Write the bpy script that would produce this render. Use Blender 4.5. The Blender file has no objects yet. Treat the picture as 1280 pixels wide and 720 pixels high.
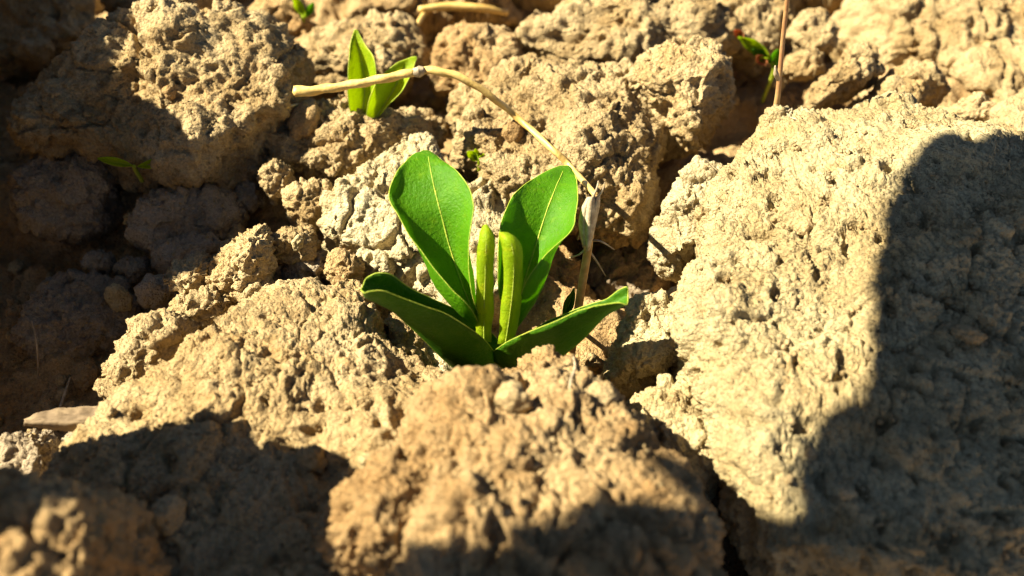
import bpy, math, random
import numpy as np
from mathutils import Vector, Matrix
from mathutils.bvhtree import BVHTree

R = math.radians
S = 0.01                      # all lengths below are centimetres
scn = bpy.context.scene
col = scn.collection

# ------------------------------------------------------------------ camera
PITCH, DIST, HFOV = R(43), 24.0, R(56)
CAM = np.array([0.0, -DIST*math.cos(PITCH), DIST*math.sin(PITCH)])
cd = bpy.data.cameras.new('camera'); cam = bpy.data.objects.new('camera', cd); col.objects.link(cam)
cam.location = CAM*S
cam.rotation_euler = (R(90)-PITCH, 0, 0)
cd.sensor_width = 36; cd.lens = 18/math.tan(HFOV/2)
cd.clip_start = 0.005; cd.clip_end = 200
cd.dof.use_dof = True; cd.dof.focus_distance = 0.232; cd.dof.aperture_fstop = 12.0
scn.camera = cam
# ------------------------------------------------------------------ sky, sun, exposure
SUN_EL, SUN_AZ = R(45), R(-1)          # light comes from the left
SUN = np.array([-math.cos(SUN_EL)*math.cos(SUN_AZ), -math.cos(SUN_EL)*math.sin(SUN_AZ), math.sin(SUN_EL)])
w = bpy.data.worlds.new('World'); scn.world = w; w.use_nodes = True
nt = w.node_tree; bg = nt.nodes['Background']
sky = nt.nodes.new('ShaderNodeTexSky'); sky.sky_type = 'NISHITA'; sky.sun_disc = False
sky.sun_elevation = SUN_EL; sky.sun_rotation = math.atan2(SUN[0], SUN[1])
sky.air_density = .36; sky.dust_density = .1
nt.links.new(sky.outputs[0], bg.inputs[0]); bg.inputs[1].default_value = 0.05
sl = bpy.data.lights.new('sun', 'SUN'); so = bpy.data.objects.new('sun', sl); col.objects.link(so)
sl.energy = 5.0; sl.angle = R(0.55); sl.color = (1.0, 0.92, 0.74)
so.rotation_euler = Vector(SUN).to_track_quat('Z', 'Y').to_euler(); so.location = SUN*3
vs = scn.view_settings
vs.view_transform = 'Standard'; vs.look = 'None'; vs.exposure = 1.88; vs.gamma = 1.0; vs.use_curve_mapping = False
scn.cycles.max_bounces = 4; scn.cycles.filter_width = 1.2

# ------------------------------------------------------------------ pixel -> place
FPX = 640/math.tan(HFOV/2)
RIGHT = np.array([1., 0, 0]); UP = np.array([0, math.sin(PITCH), math.cos(PITCH)]); FWD = np.array([0, math.cos(PITCH), -math.sin(PITCH)])
def ray(px, py):
    d = RIGHT*(px-640) - UP*(py-360) + FWD*FPX
    return d/np.linalg.norm(d)
def at_z(px, py, z):
    d = ray(px, py); return CAM + d*((z-CAM[2])/d[2])
def at_y(px, py, y):
    d = ray(px, py); return CAM + d*((y-CAM[1])/d[1])

# ------------------------------------------------------------------ noise (numpy)
def _h(ix, iy, iz, s):
    n = (ix*374761393 + iy*668265263 + iz*2147483647 + s*1274126177) & 0xFFFFFFFF
    n = ((n ^ (n >> 13))*1274126177) & 0xFFFFFFFF
    n = ((n ^ (n >> 16))*2246822519) & 0xFFFFFFFF
    return (n ^ (n >> 15)) & 0xFFFFFFFF
def vnoise(p, s=0):
    i = np.floor(p).astype(np.int64); f = p-i; u = f*f*f*(f*(f*6-15)+10)
    out = 0
    for a in (0, 1):
        for b in (0, 1):
            for c in (0, 1):
                h = _h(i[:, 0]+a, i[:, 1]+b, i[:, 2]+c, s)
                gx = ((h & 1023)/511.5-1); gy = (((h >> 10) & 1023)/511.5-1); gz = (((h >> 20) & 1023)/511.5-1)
                d = gx*(f[:, 0]-a) + gy*(f[:, 1]-b) + gz*(f[:, 2]-c)
                wt = (u[:, 0] if a else 1-u[:, 0])*(u[:, 1] if b else 1-u[:, 1])*(u[:, 2] if c else 1-u[:, 2])
                out = out + d*wt
    return out*1.3
def fbm(p, s=0, o=4, g=.5):
    r = 0; a = 1.
    for k in range(o):
        r = r + a*vnoise(p, s+k*17); p = p*2.03+11.3; a *= g
    return r
def worley(p, s=0):
    i = np.floor(p).astype(np.int64); f = p-i
    f1 = np.full(len(p), 9.); f2 = np.full(len(p), 9.); idn = np.zeros(len(p))
    for a in (-1, 0, 1):
        for b in (-1, 0, 1):
            for c in (-1, 0, 1):
                h = _h(i[:, 0]+a, i[:, 1]+b, i[:, 2]+c, s)
                dx = a+(h & 1023)/1023-f[:, 0]; dy = b+((h >> 10) & 1023)/1023-f[:, 1]; dz = c+((h >> 20) & 1023)/1023-f[:, 2]
                d = dx*dx+dy*dy+dz*dz
                m = d < f1
                f2 = np.where(m, f1, np.minimum(f2, d)); idn = np.where(m, ((h >> 5) & 255)/255., idn); f1 = np.where(m, d, f1)
    return np.sqrt(f1), np.sqrt(f2), idn
def smooth(x, a, b):
    t = np.clip((x-a)/(b-a), 0, 1); return t*t*(3-2*t)

# ------------------------------------------------------------------ materials
def new_mat(name):
    m = bpy.data.materials.new(name); m.use_nodes = True
    n = m.node_tree.nodes; l = m.node_tree.links
    return m, n, l, n['Principled BSDF']
def mixc(n, l, fac, a, b, mode='MIX'):
    x = n.new('ShaderNodeMix'); x.data_type = 'RGBA'; x.blend_type = mode
    for sock, v in ((x.inputs[0], fac), (x.inputs[6], a), (x.inputs[7], b)):
        if hasattr(v, 'links'): l.new(v, sock)
        else: sock.default_value = v if not isinstance(v, tuple) else v+(1,)
    return x.outputs[2]
def noise_tex(n, l, vec, scale, detail=4, rough=.55):
    t = n.new('ShaderNodeTexNoise'); t.inputs['Scale'].default_value = scale; t.inputs['Detail'].default_value = detail
    t.inputs['Roughness'].default_value = rough; l.new(vec, t.inputs['Vector']); return t.outputs['Fac']
def ramp(n, l, src, a, b):
    t = n.new('ShaderNodeMapRange'); t.interpolation_type = 'SMOOTHSTEP'
    t.inputs[1].default_value = a; t.inputs[2].default_value = b; l.new(src, t.inputs[0]); return t.outputs[0]
def soil_mat(name, base, pale, ochre, ochre_amt=.35, pale_amt=.6):
    m, n, l, p = new_mat(name)
    tc = n.new('ShaderNodeNewGeometry').outputs['Position']
    oi = n.new('ShaderNodeObjectInfo').outputs['Random']
    big = ramp(n, l, noise_tex(n, l, tc, 45, 3), .42, .62)
    mid = ramp(n, l, noise_tex(n, l, tc, 130, 4), .40, .65)
    fine = noise_tex(n, l, tc, 1400, 3, .7)
    c = mixc(n, l, big, base, pale)
    x = n.new('ShaderNodeMath'); x.operation = 'MULTIPLY'; l.new(mid, x.inputs[0]); x.inputs[1].default_value = pale_amt
    c = mixc(n, l, x.outputs[0], c, pale)
    oc = ramp(n, l, noise_tex(n, l, tc, 85, 5, .6), .58, .74)
    y = n.new('ShaderNodeMath'); y.operation = 'MULTIPLY'; l.new(oc, y.inputs[0]); y.inputs[1].default_value = ochre_amt
    c = mixc(n, l, y.outputs[0], c, ochre)
    sp = ramp(n, l, fine, .30, .70)
    c = mixc(n, l, .55, c, mixc(n, l, sp, (.52, .50, .46), (1., 1., 1.)), 'MULTIPLY')
    v = n.new('ShaderNodeMapRange'); v.inputs[3].default_value = .90; v.inputs[4].default_value = 1.10; l.new(oi, v.inputs[0])
    hs = n.new('ShaderNodeHueSaturation'); l.new(v.outputs[0], hs.inputs['Value']); l.new(c, hs.inputs['Color'])
    l.new(hs.outputs[0], p.inputs['Base Color'])
    p.inputs['Roughness'].default_value = .95
    p.inputs['Specular IOR Level'].default_value = .12
    vo = n.new('ShaderNodeTexVoronoi'); vo.inputs['Scale'].default_value = 1100; l.new(tc, vo.inputs['Vector'])
    b1 = n.new('ShaderNodeBump'); b1.inputs['Strength'].default_value = 1.; b1.inputs['Distance'].default_value = .0006; l.new(vo.outputs['Distance'], b1.inputs['Height']); b1.invert = True
    b2 = n.new('ShaderNodeBump'); b2.inputs['Strength'].default_value = 1.; b2.inputs['Distance'].default_value = .0006
    l.new(noise_tex(n, l, tc, 2200, 4, .65), b2.inputs['Height']); l.new(b1.outputs[0], b2.inputs['Normal'])
    l.new(b2.outputs[0], p.inputs['Normal'])
    return m
SOIL = soil_mat('dry_soil', (.39, .265, .115), (.52, .385, .195), (.42, .22, .06), .5)
SOIL_Y = soil_mat('yellow_soil', (.44, .325, .15), (.55, .44, .23), (.45, .25, .07), .6)
SOIL_B = soil_mat('brown_soil', (.36, .22, .088), (.48, .33, .155), (.40, .20, .06), .5, .5)
SOIL_P = soil_mat('pale_soil', (.49, .385, .20), (.60, .495, .29), (.50, .33, .10), .3)
SOIL_G = soil_mat('grey_soil', (.36, .275, .17), (.44, .35, .23), (.36, .22, .10), .2, .4)
MATS = {'s': SOIL, 'y': SOIL_Y, 'b': SOIL_B, 'p': SOIL_P, 'g': SOIL_G}

def leaf_mat(name, c1, c2, tr, mix=.4, rough=.5):
    m, n, l, p = new_mat(name)
    tc = n.new('ShaderNodeNewGeometry').outputs['Position']
    f = ramp(n, l, noise_tex(n, l, tc, 160, 3), .35, .7)
    c = mixc(n, l, f, c1, c2)
    vn = n.new('ShaderNodeTexVoronoi'); vn.feature = 'DISTANCE_TO_EDGE'; vn.inputs['Scale'].default_value = 420; l.new(tc, vn.inputs['Vector'])
    vein = ramp(n, l, vn.outputs['Distance'], .0, .10)
    c = mixc(n, l, vein, mixc(n, l, .05, c, (.30, .42, .08)), c)
    bl = ramp(n, l, noise_tex(n, l, tc, 420, 5, .65), .50, .78)
    x1 = n.new('ShaderNodeMath'); x1.operation = 'MULTIPLY'; l.new(bl, x1.inputs[0]); x1.inputs[1].default_value = .7
    c = mixc(n, l, x1.outputs[0], c, tuple(min(1., v*k) for v, k in zip(c2, (1.9, 1.25, 1.5))))
    du = ramp(n, l, noise_tex(n, l, tc, 2600, 2, .5), .70, .76)
    x2 = n.new('ShaderNodeMath'); x2.operation = 'MULTIPLY'; l.new(du, x2.inputs[0]); x2.inputs[1].default_value = .7
    c = mixc(n, l, x2.outputs[0], c, (.42, .36, .18))
    l.new(c, p.inputs['Base Color']); p.inputs['Roughness'].default_value = rough
    p.inputs['Specular IOR Level'].default_value = .22
    b = n.new('ShaderNodeBump'); b.inputs['Strength'].default_value = .7; b.inputs['Distance'].default_value = .0005
    l.new(noise_tex(n, l, tc, 1300, 4, .6), b.inputs['Height']); l.new(b.outputs[0], p.inputs['Normal'])
    t = n.new('ShaderNodeBsdfTranslucent'); t.inputs[0].default_value = tr+(1,); l.new(b.outputs[0], t.inputs['Normal'])
    mx = n.new('ShaderNodeMixShader'); mx.inputs[0].default_value = mix
    l.new(p.outputs[0], mx.inputs[1]); l.new(t.outputs[0], mx.inputs[2]); l.new(mx.outputs[0], n['Material Output'].inputs[0])
    return m
LEAF = leaf_mat('leaf_green', (.075, .23, .002), (.10, .28, .003), (.30, .56, .003), .5)
LEAF_Y = leaf_mat('young_leaf', (.27, .40, .008), (.34, .46, .01), (.60, .72, .012), .6)
LEAF_SHADE = leaf_mat('leaf_shade', (.035, .12, .002), (.05, .15, .003), (.14, .32, .002), .25)  # leaf green with the shade of the low leaves put into its colour
RIB = leaf_mat('leaf_rib', (.40, .50, .05), (.48, .56, .08), (.6, .7, .06), .4)
def plain_mat(name, a, b, scale=300, rough=.7, stretch=None, bump=.0003):
    m, n, l, p = new_mat(name)
    tc = n.new('ShaderNodeNewGeometry').outputs['Position']
    f = ramp(n, l, noise_tex(n, l, tc, scale, 5, .6), .35, .68)
    l.new(mixc(n, l, f, a, b), p.inputs['Base Color']); p.inputs['Roughness'].default_value = rough
    bp = n.new('ShaderNodeBump'); bp.inputs['Strength'].default_value = .5; bp.inputs['Distance'].default_value = bump
    l.new(noise_tex(n, l, tc, scale*4, 3), bp.inputs['Height']); l.new(bp.outputs[0], p.inputs['Normal'])
    return m
STRAW = plain_mat('straw', (.52, .33, .085), (.66, .46, .14), 260, .5)
BROWN = plain_mat('dry_stalk', (.40, .21, .055), (.54, .34, .11), 350, .6)
PAPER = plain_mat('papery_sheath', (.27, .20, .11), (.46, .37, .23), 500, .8)
CHIPM = plain_mat('weathered_chip', (.13, .085, .04), (.25, .175, .09), 220, .85)
REDST = plain_mat('red_stem', (.30, .14, .05), (.36, .22, .08), 200, .6)
ROOTM = plain_mat('root_fibre', (.30, .20, .10), (.45, .33, .18), 400, .8)

# ------------------------------------------------------------------ mesh helpers
def link(o, parent=None):
    col.objects.link(o)
    if parent is not None: o.parent = parent
    return o
def mesh_np(name, verts, faces, mat, smooth_=True):
    """verts Nx3 in cm, faces Mx4 or Mx3 int array (or list of both)"""
    me = bpy.data.meshes.new(name)
    fl = faces if isinstance(faces, list) else [faces]
    me.vertices.add(len(verts)); me.vertices.foreach_set('co', (np.asarray(verts)*S).astype(np.float32).ravel())
    loops = np.concatenate([f.ravel() for f in fl]).astype(np.int32)
    counts = np.concatenate([np.full(len(f), f.shape[1]) for f in fl])
    starts = np.concatenate([[0], np.cumsum(counts)[:-1]]).astype(np.int32)
    me.loops.add(len(loops)); me.loops.foreach_set('vertex_index', loops)
    me.polygons.add(len(counts)); me.polygons.foreach_set('loop_start', starts)
    me.polygons.foreach_set('use_smooth', np.full(len(counts), smooth_))
    me.materials.append(mat); me.update(calc_edges=True); me.validate()
    return me
def add(name, me, parent=None, label=None, cat=None, group=None, kind=None):
    o = link(bpy.data.objects.new(name, me), parent)
    if label: o['label'] = label
    if cat: o['category'] = cat
    if group: o['group'] = group
    if kind: o['kind'] = kind
    return o
def grid_faces(a, b):
    i = np.arange((a-1)*b).reshape(a-1, b)[:, :-1].ravel()
    return np.stack([i, i+1, i+b+1, i+b], 1)

BV, BF = [], []      # coarse copies of every solid, to rest small things on
def bv_add(V, F):
    o = len(BV); BV.extend(map(tuple, V)); BF.extend([tuple(int(k)+o for k in f) for f in F])

def relief(p, seed, gran=1., crack=1., fine=1., size=.30, block=1., k=1.):
    """soil surface height in cm at points p (cm): broken blocks, rounded crumbs, pits, cracks"""
    wp = p + k*.22*np.stack([vnoise(p*.9+7, seed+1), vnoise(p*.9+31, seed+2), vnoise(p*.9+57, seed+3)], 1)
    wp = wp + .09*np.stack([vnoise(p*3.1+7, seed+1), vnoise(p*3.1+31, seed+2), vnoise(p*3.1+57, seed+3)], 1)
    d = k*.22*fbm(wp*.55, seed+5, 4, .55)
    d = d + k*.10*(.35-np.abs(vnoise(wp*.8+13, seed+6)))
    f1, f2, idn = worley(wp/1.35, seed+15)
    e = f2-f1; lim = smooth(vnoise(wp*.45+20, seed+16), -.25, .25)
    d = d + block*k*(.36*(idn-.5)*smooth(e, .0, .16) - .20*crack*lim*(1-smooth(e, .0, .10)))
    f1, f2, idn = worley(wp/.58, seed+17)
    e = f2-f1; lim = smooth(vnoise(wp*.8+40, seed+18), -.2, .3)
    d = d + (.4+.6*block)*(.15*(idn-.5)*smooth(e, .0, .2) - .07*crack*lim*(1-smooth(e, .0, .12)))
    mask = smooth(vnoise(wp*.6+3, seed+9), -.25, .30)
    f1, f2, idn = worley(wp/size, seed+11)
    d = d + gran*size*.75*(.35+.65*mask)*(np.sqrt(np.clip(.75-f1*f1, 0, 1))*(.30+.70*idn)-.40)
    f1, f2, idn = worley(wp/(size*.48), seed+13)
    d = d + gran*size*.46*(.55+.45*(1-mask))*(np.sqrt(np.clip(.75-f1*f1, 0, 1))*(.2+.8*idn)-.40)
    pit = smooth(vnoise(wp*2.4+9, seed+19), .28, .50)
    d = d - .17*fine*pit
    d = d + .05*fine*fbm(wp*7.5, seed+21, 3, .75)
    return d
def grid_normals(G):
    n = np.cross(np.gradient(G, axis=0), np.gradient(G, axis=1))
    return n/(np.linalg.norm(n, axis=2, keepdims=True)+1e-12)

def lump(c, e1, e2, nrm, rfun, th, dep, ex, sp, seed, big=.16, facet=5, nmax=430, pmax=R(122), **kw):
    """closed clod: star-shaped section rfun(theta) in the e1,e2 plane, dome th above and dep below"""
    tt = np.linspace(0, 2*math.pi, 64, endpoint=False); rm = rfun(tt).mean()
    ph = np.linspace(0, pmax, 400); sx = np.sin(ph)**ex*rm; cz = np.sign(np.cos(ph))*np.abs(np.cos(ph))**ex
    zz = np.where(cz > 0, th, dep)*cz
    arc = np.concatenate([[0], np.cumsum(np.hypot(np.diff(sx), np.diff(zz)))])
    n = int(min(nmax, max(14, 2*arc[-1]/sp))); n += n % 2
    u = np.linspace(-1, 1, n+1); A, B = np.meshgrid(u, u, indexing='ij')
    with np.errstate(divide='ignore', invalid='ignore'):
        th_ = np.where(np.abs(A) > np.abs(B), (math.pi/4)*(B/A), math.pi/2-(math.pi/4)*(A/B))
    th_ = np.nan_to_num(th_); rho = np.where(np.abs(A) > np.abs(B), A, B)
    th_ = np.where(rho < 0, th_+math.pi, th_); rho = np.abs(rho)
    phi = np.interp(rho*arc[-1], arc, ph)
    sr = np.sin(phi)**ex; cz = np.sign(np.cos(phi))*np.abs(np.cos(phi))**ex; hz = np.where(cz > 0, th, dep)*cz
    r = rfun(th_ % (2*math.pi))
    G = c + (np.cos(th_)*r*sr)[..., None]*e1 + (np.sin(th_)*r*sr)[..., None]*e2 + hz[..., None]*nrm
    N = grid_normals(G)
    if (N[n//2, n//2]@nrm) < 0: N = -N
    P = G.reshape(-1, 3)
    L = max(rm, .3)
    off = seed*13.7
    lo = fbm(P/(L*.95)+off, seed, 3, .5)
    f1, f2, _ = worley(P/(L*.75)+off, seed+41)
    d = big*L*(lo*1.2 + .9*(.5-f1))
    P = P + N.reshape(-1, 3)*d[:, None]
    fr = np.random.default_rng(seed+900)          # broken faces: random planes shave the lump
    for _ in range(facet):
        a = fr.uniform(0, 6.283); t = fr.uniform(.15, 1.3)
        fn = math.cos(t)*nrm+math.sin(t)*(math.cos(a)*e1+math.sin(a)*e2)
        s_ = (P-c)@fn; lim = s_.max()*fr.uniform(.72, .93)+.05*L*vnoise(P/(L*.5)+3, seed+77)
        P = P-fn*(np.clip(s_-lim, 0, None)*.88)[:, None]
    N2 = grid_normals(P.reshape(G.shape))
    if (N2[n//2, n//2]@nrm) < 0: N2 = -N2
    P = P + N2.reshape(-1, 3)*relief(P+off, seed % 7, k=min(1., L/2.0), **kw)[:, None]
    m = n+1
    F = grid_faces(m, m)
    tip = c - nrm*dep*1.0
    ring = np.concatenate([np.arange(m), np.arange(1, m)*m+m-1, (m-1)*m+np.arange(m-2, -1, -1), np.arange(m-2, 0, -1)*m])
    k = len(P); T = np.stack([ring, np.roll(ring, -1), np.full(len(ring), k)], 1)
    fn = np.cross(P[F[:, 1]]-P[F[:, 0]], P[F[:, 3]]-P[F[:, 0]])
    mid = F[(n//2)*n+n//2]
    if np.cross(P[mid[1]]-P[mid[0]], P[mid[3]]-P[mid[0]])@nrm < 0: F = F[:, ::-1]
    else: T = T[:, ::-1]
    V = np.vstack([P, tip[None]])
    st = max(1, n//40)
    idx = np.arange(0, m, st); Gc = P.reshape(m, m, 3)[np.ix_(idx, idx)]
    bv_add(Gc.reshape(-1, 3), grid_faces(len(idx), len(idx)))
    return V, [F, T]

SHORT = {1: 'the huge crackled clod', 3: 'the round clod behind the dark pit', 4: 'the straw-covered clod', 5: 'the knobbly ridge', 6: 'the sunlit pale slab', 8: 'the left end of the knobbly ridge',
         11: 'the cone-shaped clod', 18: 'the wide slab with pointed shadow', 19: 'the block at the hollow edge', 20: 'the low left leaf', 23: 'the granular mound', 25: 'the blunt granular lump',
         26: 'the yellowish flat clod', 27: 'the yellowish cracked clod', 28: 'the grey clod in the dark pit', 31: 'the flat-topped boulder', 32: 'the upright clod in the hollow', 33: 'the long rounded shaded clod',
         39: 'the mound on the hollow floor', 46: 'the clod behind the two-leaved seedling', 47: 'the clod behind the straw kink', 49: 'the far rough clod', 51: 'the clod behind the slender stem',
         54: 'the finger-shaped clod', 55: 'the far smooth slope'}
NEAR = []
def clod(label, px, zf, zb, th, dep, ex=.72, sp=.055, seed=1, mat='s', group=None, **kw):
    px = np.array(px, float); lo, hi = px[:, 1].min(), px[:, 1].max()
    P = np.array([at_z(x, y, zf+(zb-zf)*(hi-y)/(hi-lo)) for x, y in px])
    c = P.mean(0)
    # area centroid, for a star-shaped section
    nrm = np.linalg.svd(P-c)[2][2]; nrm = nrm if nrm[2] > 0 else -nrm
    e1 = np.cross([0, 1, 0], nrm); e1 /= np.linalg.norm(e1); e2 = np.cross(nrm, e1)
    q = np.stack([(P-c)@e1, (P-c)@e2], 1)
    a = q[:, 0]*np.roll(q[:, 1], -1)-np.roll(q[:, 0], -1)*q[:, 1]
    cc = np.array([((q[:, k]+np.roll(q[:, k], -1))*a).sum()/(3*a.sum()) for k in (0, 1)])
    c = c+e1*cc[0]+e2*cc[1]; q = q-cc
    dense = np.concatenate([q+(np.roll(q, -1, 0)-q)*t for t in np.linspace(0, 1, 12, endpoint=False)])
    ang = np.arctan2(dense[:, 1], dense[:, 0]) % (2*math.pi); rad = np.hypot(dense[:, 0], dense[:, 1])
    o = np.argsort(ang); ang, rad = ang[o], rad[o]
    tb = np.linspace(0, 2*math.pi, 181)[:-1]; rb = np.interp(tb, ang, rad, period=2*math.pi)
    kr = np.exp(-.5*(np.arange(-6, 7)/2.2)**2); kr /= kr.sum()
    rb = np.convolve(np.concatenate([rb[-6:], rb, rb[:6]]), kr, 'valid')
    rf = lambda t: np.interp(t, tb, rb, period=2*math.pi)
    V, F = lump(c, e1, e2, nrm, rf, th, dep, ex, sp, seed, **kw)
    me = mesh_np('soil_clod', V-c, F, MATS[mat])
    ob = add('soil_clod', me, label=label, cat='soil clod', group=group); ob.location = c*S
    if seed in SHORT: NEAR.append((c, SHORT[seed]))
    return ob
# ================================================================== the ground
def ground():
    def axis(lo, hi, n, far, k):
        a = np.linspace(lo, hi, n); step = (hi-lo)/(n-1)
        g = step*np.cumsum(1.16**np.arange(k)); g = g*(far/g[-1])if g[-1] > far else g
        return np.concatenate([lo-g[::-1], a, hi+g])
    x = axis(-21, 21, 420, 3000, 70); y = axis(-12, 21, 330, 3000, 70)
    X, Y = np.meshgrid(x, y, indexing='ij')
    P = np.stack([X, Y, np.zeros_like(X)], 2).reshape(-1, 3)
    r = np.hypot(P[:, 0], P[:, 1]-3)
    P[:, 2] = -1.5 + .9*fbm(P*.16, 3, 4) + relief(P, 5, 1.2, 0, 1.)*(r < 60)
    P[:, 2] -= 1.3*smooth(-P[:, 0], 7, 11)*smooth(P[:, 1]+5, 0, 4)*(1-smooth(P[:, 1], 4, 7))*(1-smooth(-P[:, 0], 16, 22))
    pit = at_z(775, 335, -2.5); P[:, 2] -= 2.2*(1-smooth(np.hypot(P[:, 0]-pit[0], P[:, 1]-pit[1]), 1.2, 3.2))
    for ax, ay, dp, rr in ((925, 170, 1.4, 2.2), (360, 110, 1.2, 1.6), (960, 690, 1.2, 2.0)):
        q = at_z(ax, ay, -2); P[:, 2] -= dp*(1-smooth(np.hypot(P[:, 0]-q[0], P[:, 1]-q[1]), rr*.4, rr))
    P[:, 2] += smooth(r, 60, 400)*6*fbm(P*.012, 8, 3)
    F = grid_faces(len(x), len(y))
    if np.cross(P[F[0, 1]]-P[F[0, 0]], P[F[0, 3]]-P[F[0, 0]])[2] < 0: F = F[:, ::-1]
    add('ground', mesh_np('ground', P, F, SOIL_B), kind='structure')
    ix = np.arange(40, len(x)-40, 3); iy = np.arange(40, len(y)-40, 3)
    bv_add(P.reshape(len(x), len(y), 3)[np.ix_(ix, iy)].reshape(-1, 3), grid_faces(len(ix), len(iy)))
ground()

# ================================================================== the clods
C = clod
C('huge pale soil clod with fine crackled crust, half in broad shadow, right of the seedling',
  [(905,185),(925,155),(955,133),(985,143),(1030,140),(1100,125),(1180,160),(1290,190),(1390,400),(1420,800),(1180,880),(1010,800),(930,650),(893,540),(872,470),(857,430),(862,400),(850,370),(857,340),(872,290),(880,250),(900,215)],
  -.1, 1.9, 1.7, 3.2, .66, .05, 1, 'y', gran=.85, size=.20, big=.10, block=.6, fine=1.4, facet=3)
C('blocky pale yellow soil lump wedged between dark pit and huge crackled clod',
  [(812,283),(835,250),(842,228),(870,205),(905,205),(925,240),(890,285),(862,320),(838,327),(822,308)], -.1, .9, .8, 1.6, .6, .045, 2, 'p', gran=.7, size=.2)
C('round crumbly soil clod behind the dark pit, with a shaded brown underside',
  [(785,100),(800,75),(850,50),(895,60),(917,90),(914,130),(895,178),(860,197),(825,172),(800,140)], .0, 2.4, 1.7, 2.2, .75, .055, 3, 's', gran=1.2, size=.26)
C('broad crumbly soil clod lying under the bent dry straw behind the seedling',
  [(572,180),(565,140),(590,112),(640,84),(700,64),(760,82),(790,110),(802,150),(816,190),(815,245),(795,270),(750,262),(700,268),(620,262),(600,225),(584,195)],
  -.1, 1.3, 1.3, 2.4, .65, .052, 4, 's', gran=.95, size=.24)
C('knobbly ridge of soil in front of the small two-leaved seedling',
  [(332,178),(350,157),(400,140),(440,122),(470,133),(520,123),(556,138),(550,165),(510,172),(480,202),(430,217),(380,207),(345,202)], .1, .9, .65, 1.8, .7, .05, 5, 's', gran=1.35, size=.27)
C('sunlit pale soil slab behind the left upright leaf of the seedling',
  [(398,305),(410,260),(440,222),(480,182),(522,160),(548,172),(556,205),(540,260),(530,320),(520,352),(490,345),(462,332),(440,312),(418,328)], -.5, 1.0, .9, 2., .62, .048, 6, 'p', gran=.85, size=.22)
C('smooth whitish soil slab between the upright leaves of the seedling',
  [(505,300),(540,250),(600,225),(640,240),(660,300),(640,370),(600,400),(550,390),(515,360)], -.9, .2, .6, 1.6, .6, .055, 7, 'p', gran=.35, size=.2)
C('small knob of soil beneath the left end of the knobbly ridge',
  [(324,214),(335,200),(352,203),(366,213),(362,238),(338,252),(326,232)], -.2, .7, .5, 1., .75, .045, 8, 's', gran=1.1, size=.2)
C('lumpy sunlit soil knob between knobbly ridge and shaded clods',
  [(358,246),(378,226),(402,222),(416,240),(404,274),(384,284),(364,272)], -.3, .6, .5, 1., .75, .045, 9, 's', gran=1.2, size=.22)
C('small sunlit soil lump at the edge of the shaded hollow, left half of twin knob',
  [(203,348),(215,328),(245,324),(262,332),(262,358),(238,366),(215,362)], -.1, .7, .6, 1.2, .75, .045, 10, 's', gran=1.2, size=.22)
C('tall cone-shaped soil clod, dark pitted on its side, above the lower sunlit slab',
  [(255,350),(268,328),(290,303),(315,294),(334,308),(341,345),(325,358),(292,368),(262,366)], -.3, 1.3, 1.0, 1.5, .85, .045, 11, 's', gran=1.15, size=.24)
C('crumbly soil lump propping the tall cone-shaped clod',
  [(205,392),(228,372),(262,360),(290,370),(284,398),(262,412),(232,410)], -.5, .5, .7, 1.2, .75, .05, 12, 's', gran=1.2, size=.24)
C('long low soil ridge between cone-shaped clod and the sunlit slab',
  [(288,372),(330,356),(370,350),(402,352),(396,376),(350,390),(305,398)], -.3, .4, .6, 1.2, .75, .05, 13, 's', gran=1.2, size=.22)
C('knob of sunlit soil right of the tall cone-shaped clod',
  [(333,316),(345,294),(362,288),(386,290),(394,310),(388,332),(360,328),(340,328)], -.3, .6, .5, 1., .75, .045, 14, 's', gran=1.0, size=.22)
C('dark shaded soil lump in the notch right of the cone-shaped clod',
  [(346,350),(352,332),(375,326),(404,330),(406,350),(380,358)], -.8, .0, .4, .9, .75, .05, 15, 'g', gran=.9, size=.22)
C('reddish soil knob below the sunlit pale slab',
  [(404,340),(416,318),(440,310),(452,330),(446,360),(420,368)], -.6, .2, .5, 1., .75, .045, 16, 'b', gran=1.2, size=.2)
C('crumbly soil knob left of the front leaf tip',
  [(402,392),(408,362),(436,346),(460,360),(470,384),(450,400),(420,402)], -.7, .2, .5, 1., .75, .045, 17, 's', gran=1.0, size=.2)
C('wide sunlit soil slab with a pointed shadow across its lower half',
  [(60,640),(100,590),(150,540),(205,490),(262,430),(322,384),(372,376),(420,392),(462,408),(500,452),(548,480),(585,520),(610,590),(570,680),(470,790),(280,830),(90,790),(40,710)],
  .3, .2, 1.4, 3.2, .55, .05, 18, 's', gran=.95, size=.20, big=.10, block=.6)
C('rounded soil block at the edge of the dark hollow, left of the sunlit slab',
  [(122,492),(150,424),(176,402),(215,386),(236,402),(242,440),(212,464),(182,502),(150,518)], -.6, .6, .9, 2., .65, .05, 19, 's', gran=1.05, size=.22)
C('jagged soil lump beneath the low left leaf of the seedling',
  [(398,408),(425,384),(462,392),(482,420),(478,458),(440,462),(410,440)], -.2, .5, .6, 1.4, .7, .045, 20, 'b', gran=1.0, size=.24)
C('upright soil splinter under the low left leaf of the seedling',
  [(480,398),(500,384),(522,410),(534,452),(518,472),(482,466)], -.5, .5, .5, 1.2, .65, .045, 21, 's', gran=.8, size=.2)
C('whitish soil patch below the low left leaf',
  [(520,440),(560,420),(600,440),(610,475),(560,485),(528,475)], -.8, -.2, .4, 1., .7, .05, 22, 'p', gran=.5, size=.2)
C('large granular soil mound rising in front of the seedling',
  [(500,590),(520,530),(540,498),(580,484),(640,478),(672,452),(700,448),(718,480),(738,496),(752,520),(775,556),(818,586),(862,628),(900,700),(890,800),(760,860),(580,850),(500,760),(500,660)],
  1.6, 1.2, 1.6, 4.2, .72, .05, 23, 'b', gran=1.5, size=.25, crack=0, big=.15, facet=0)
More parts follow.
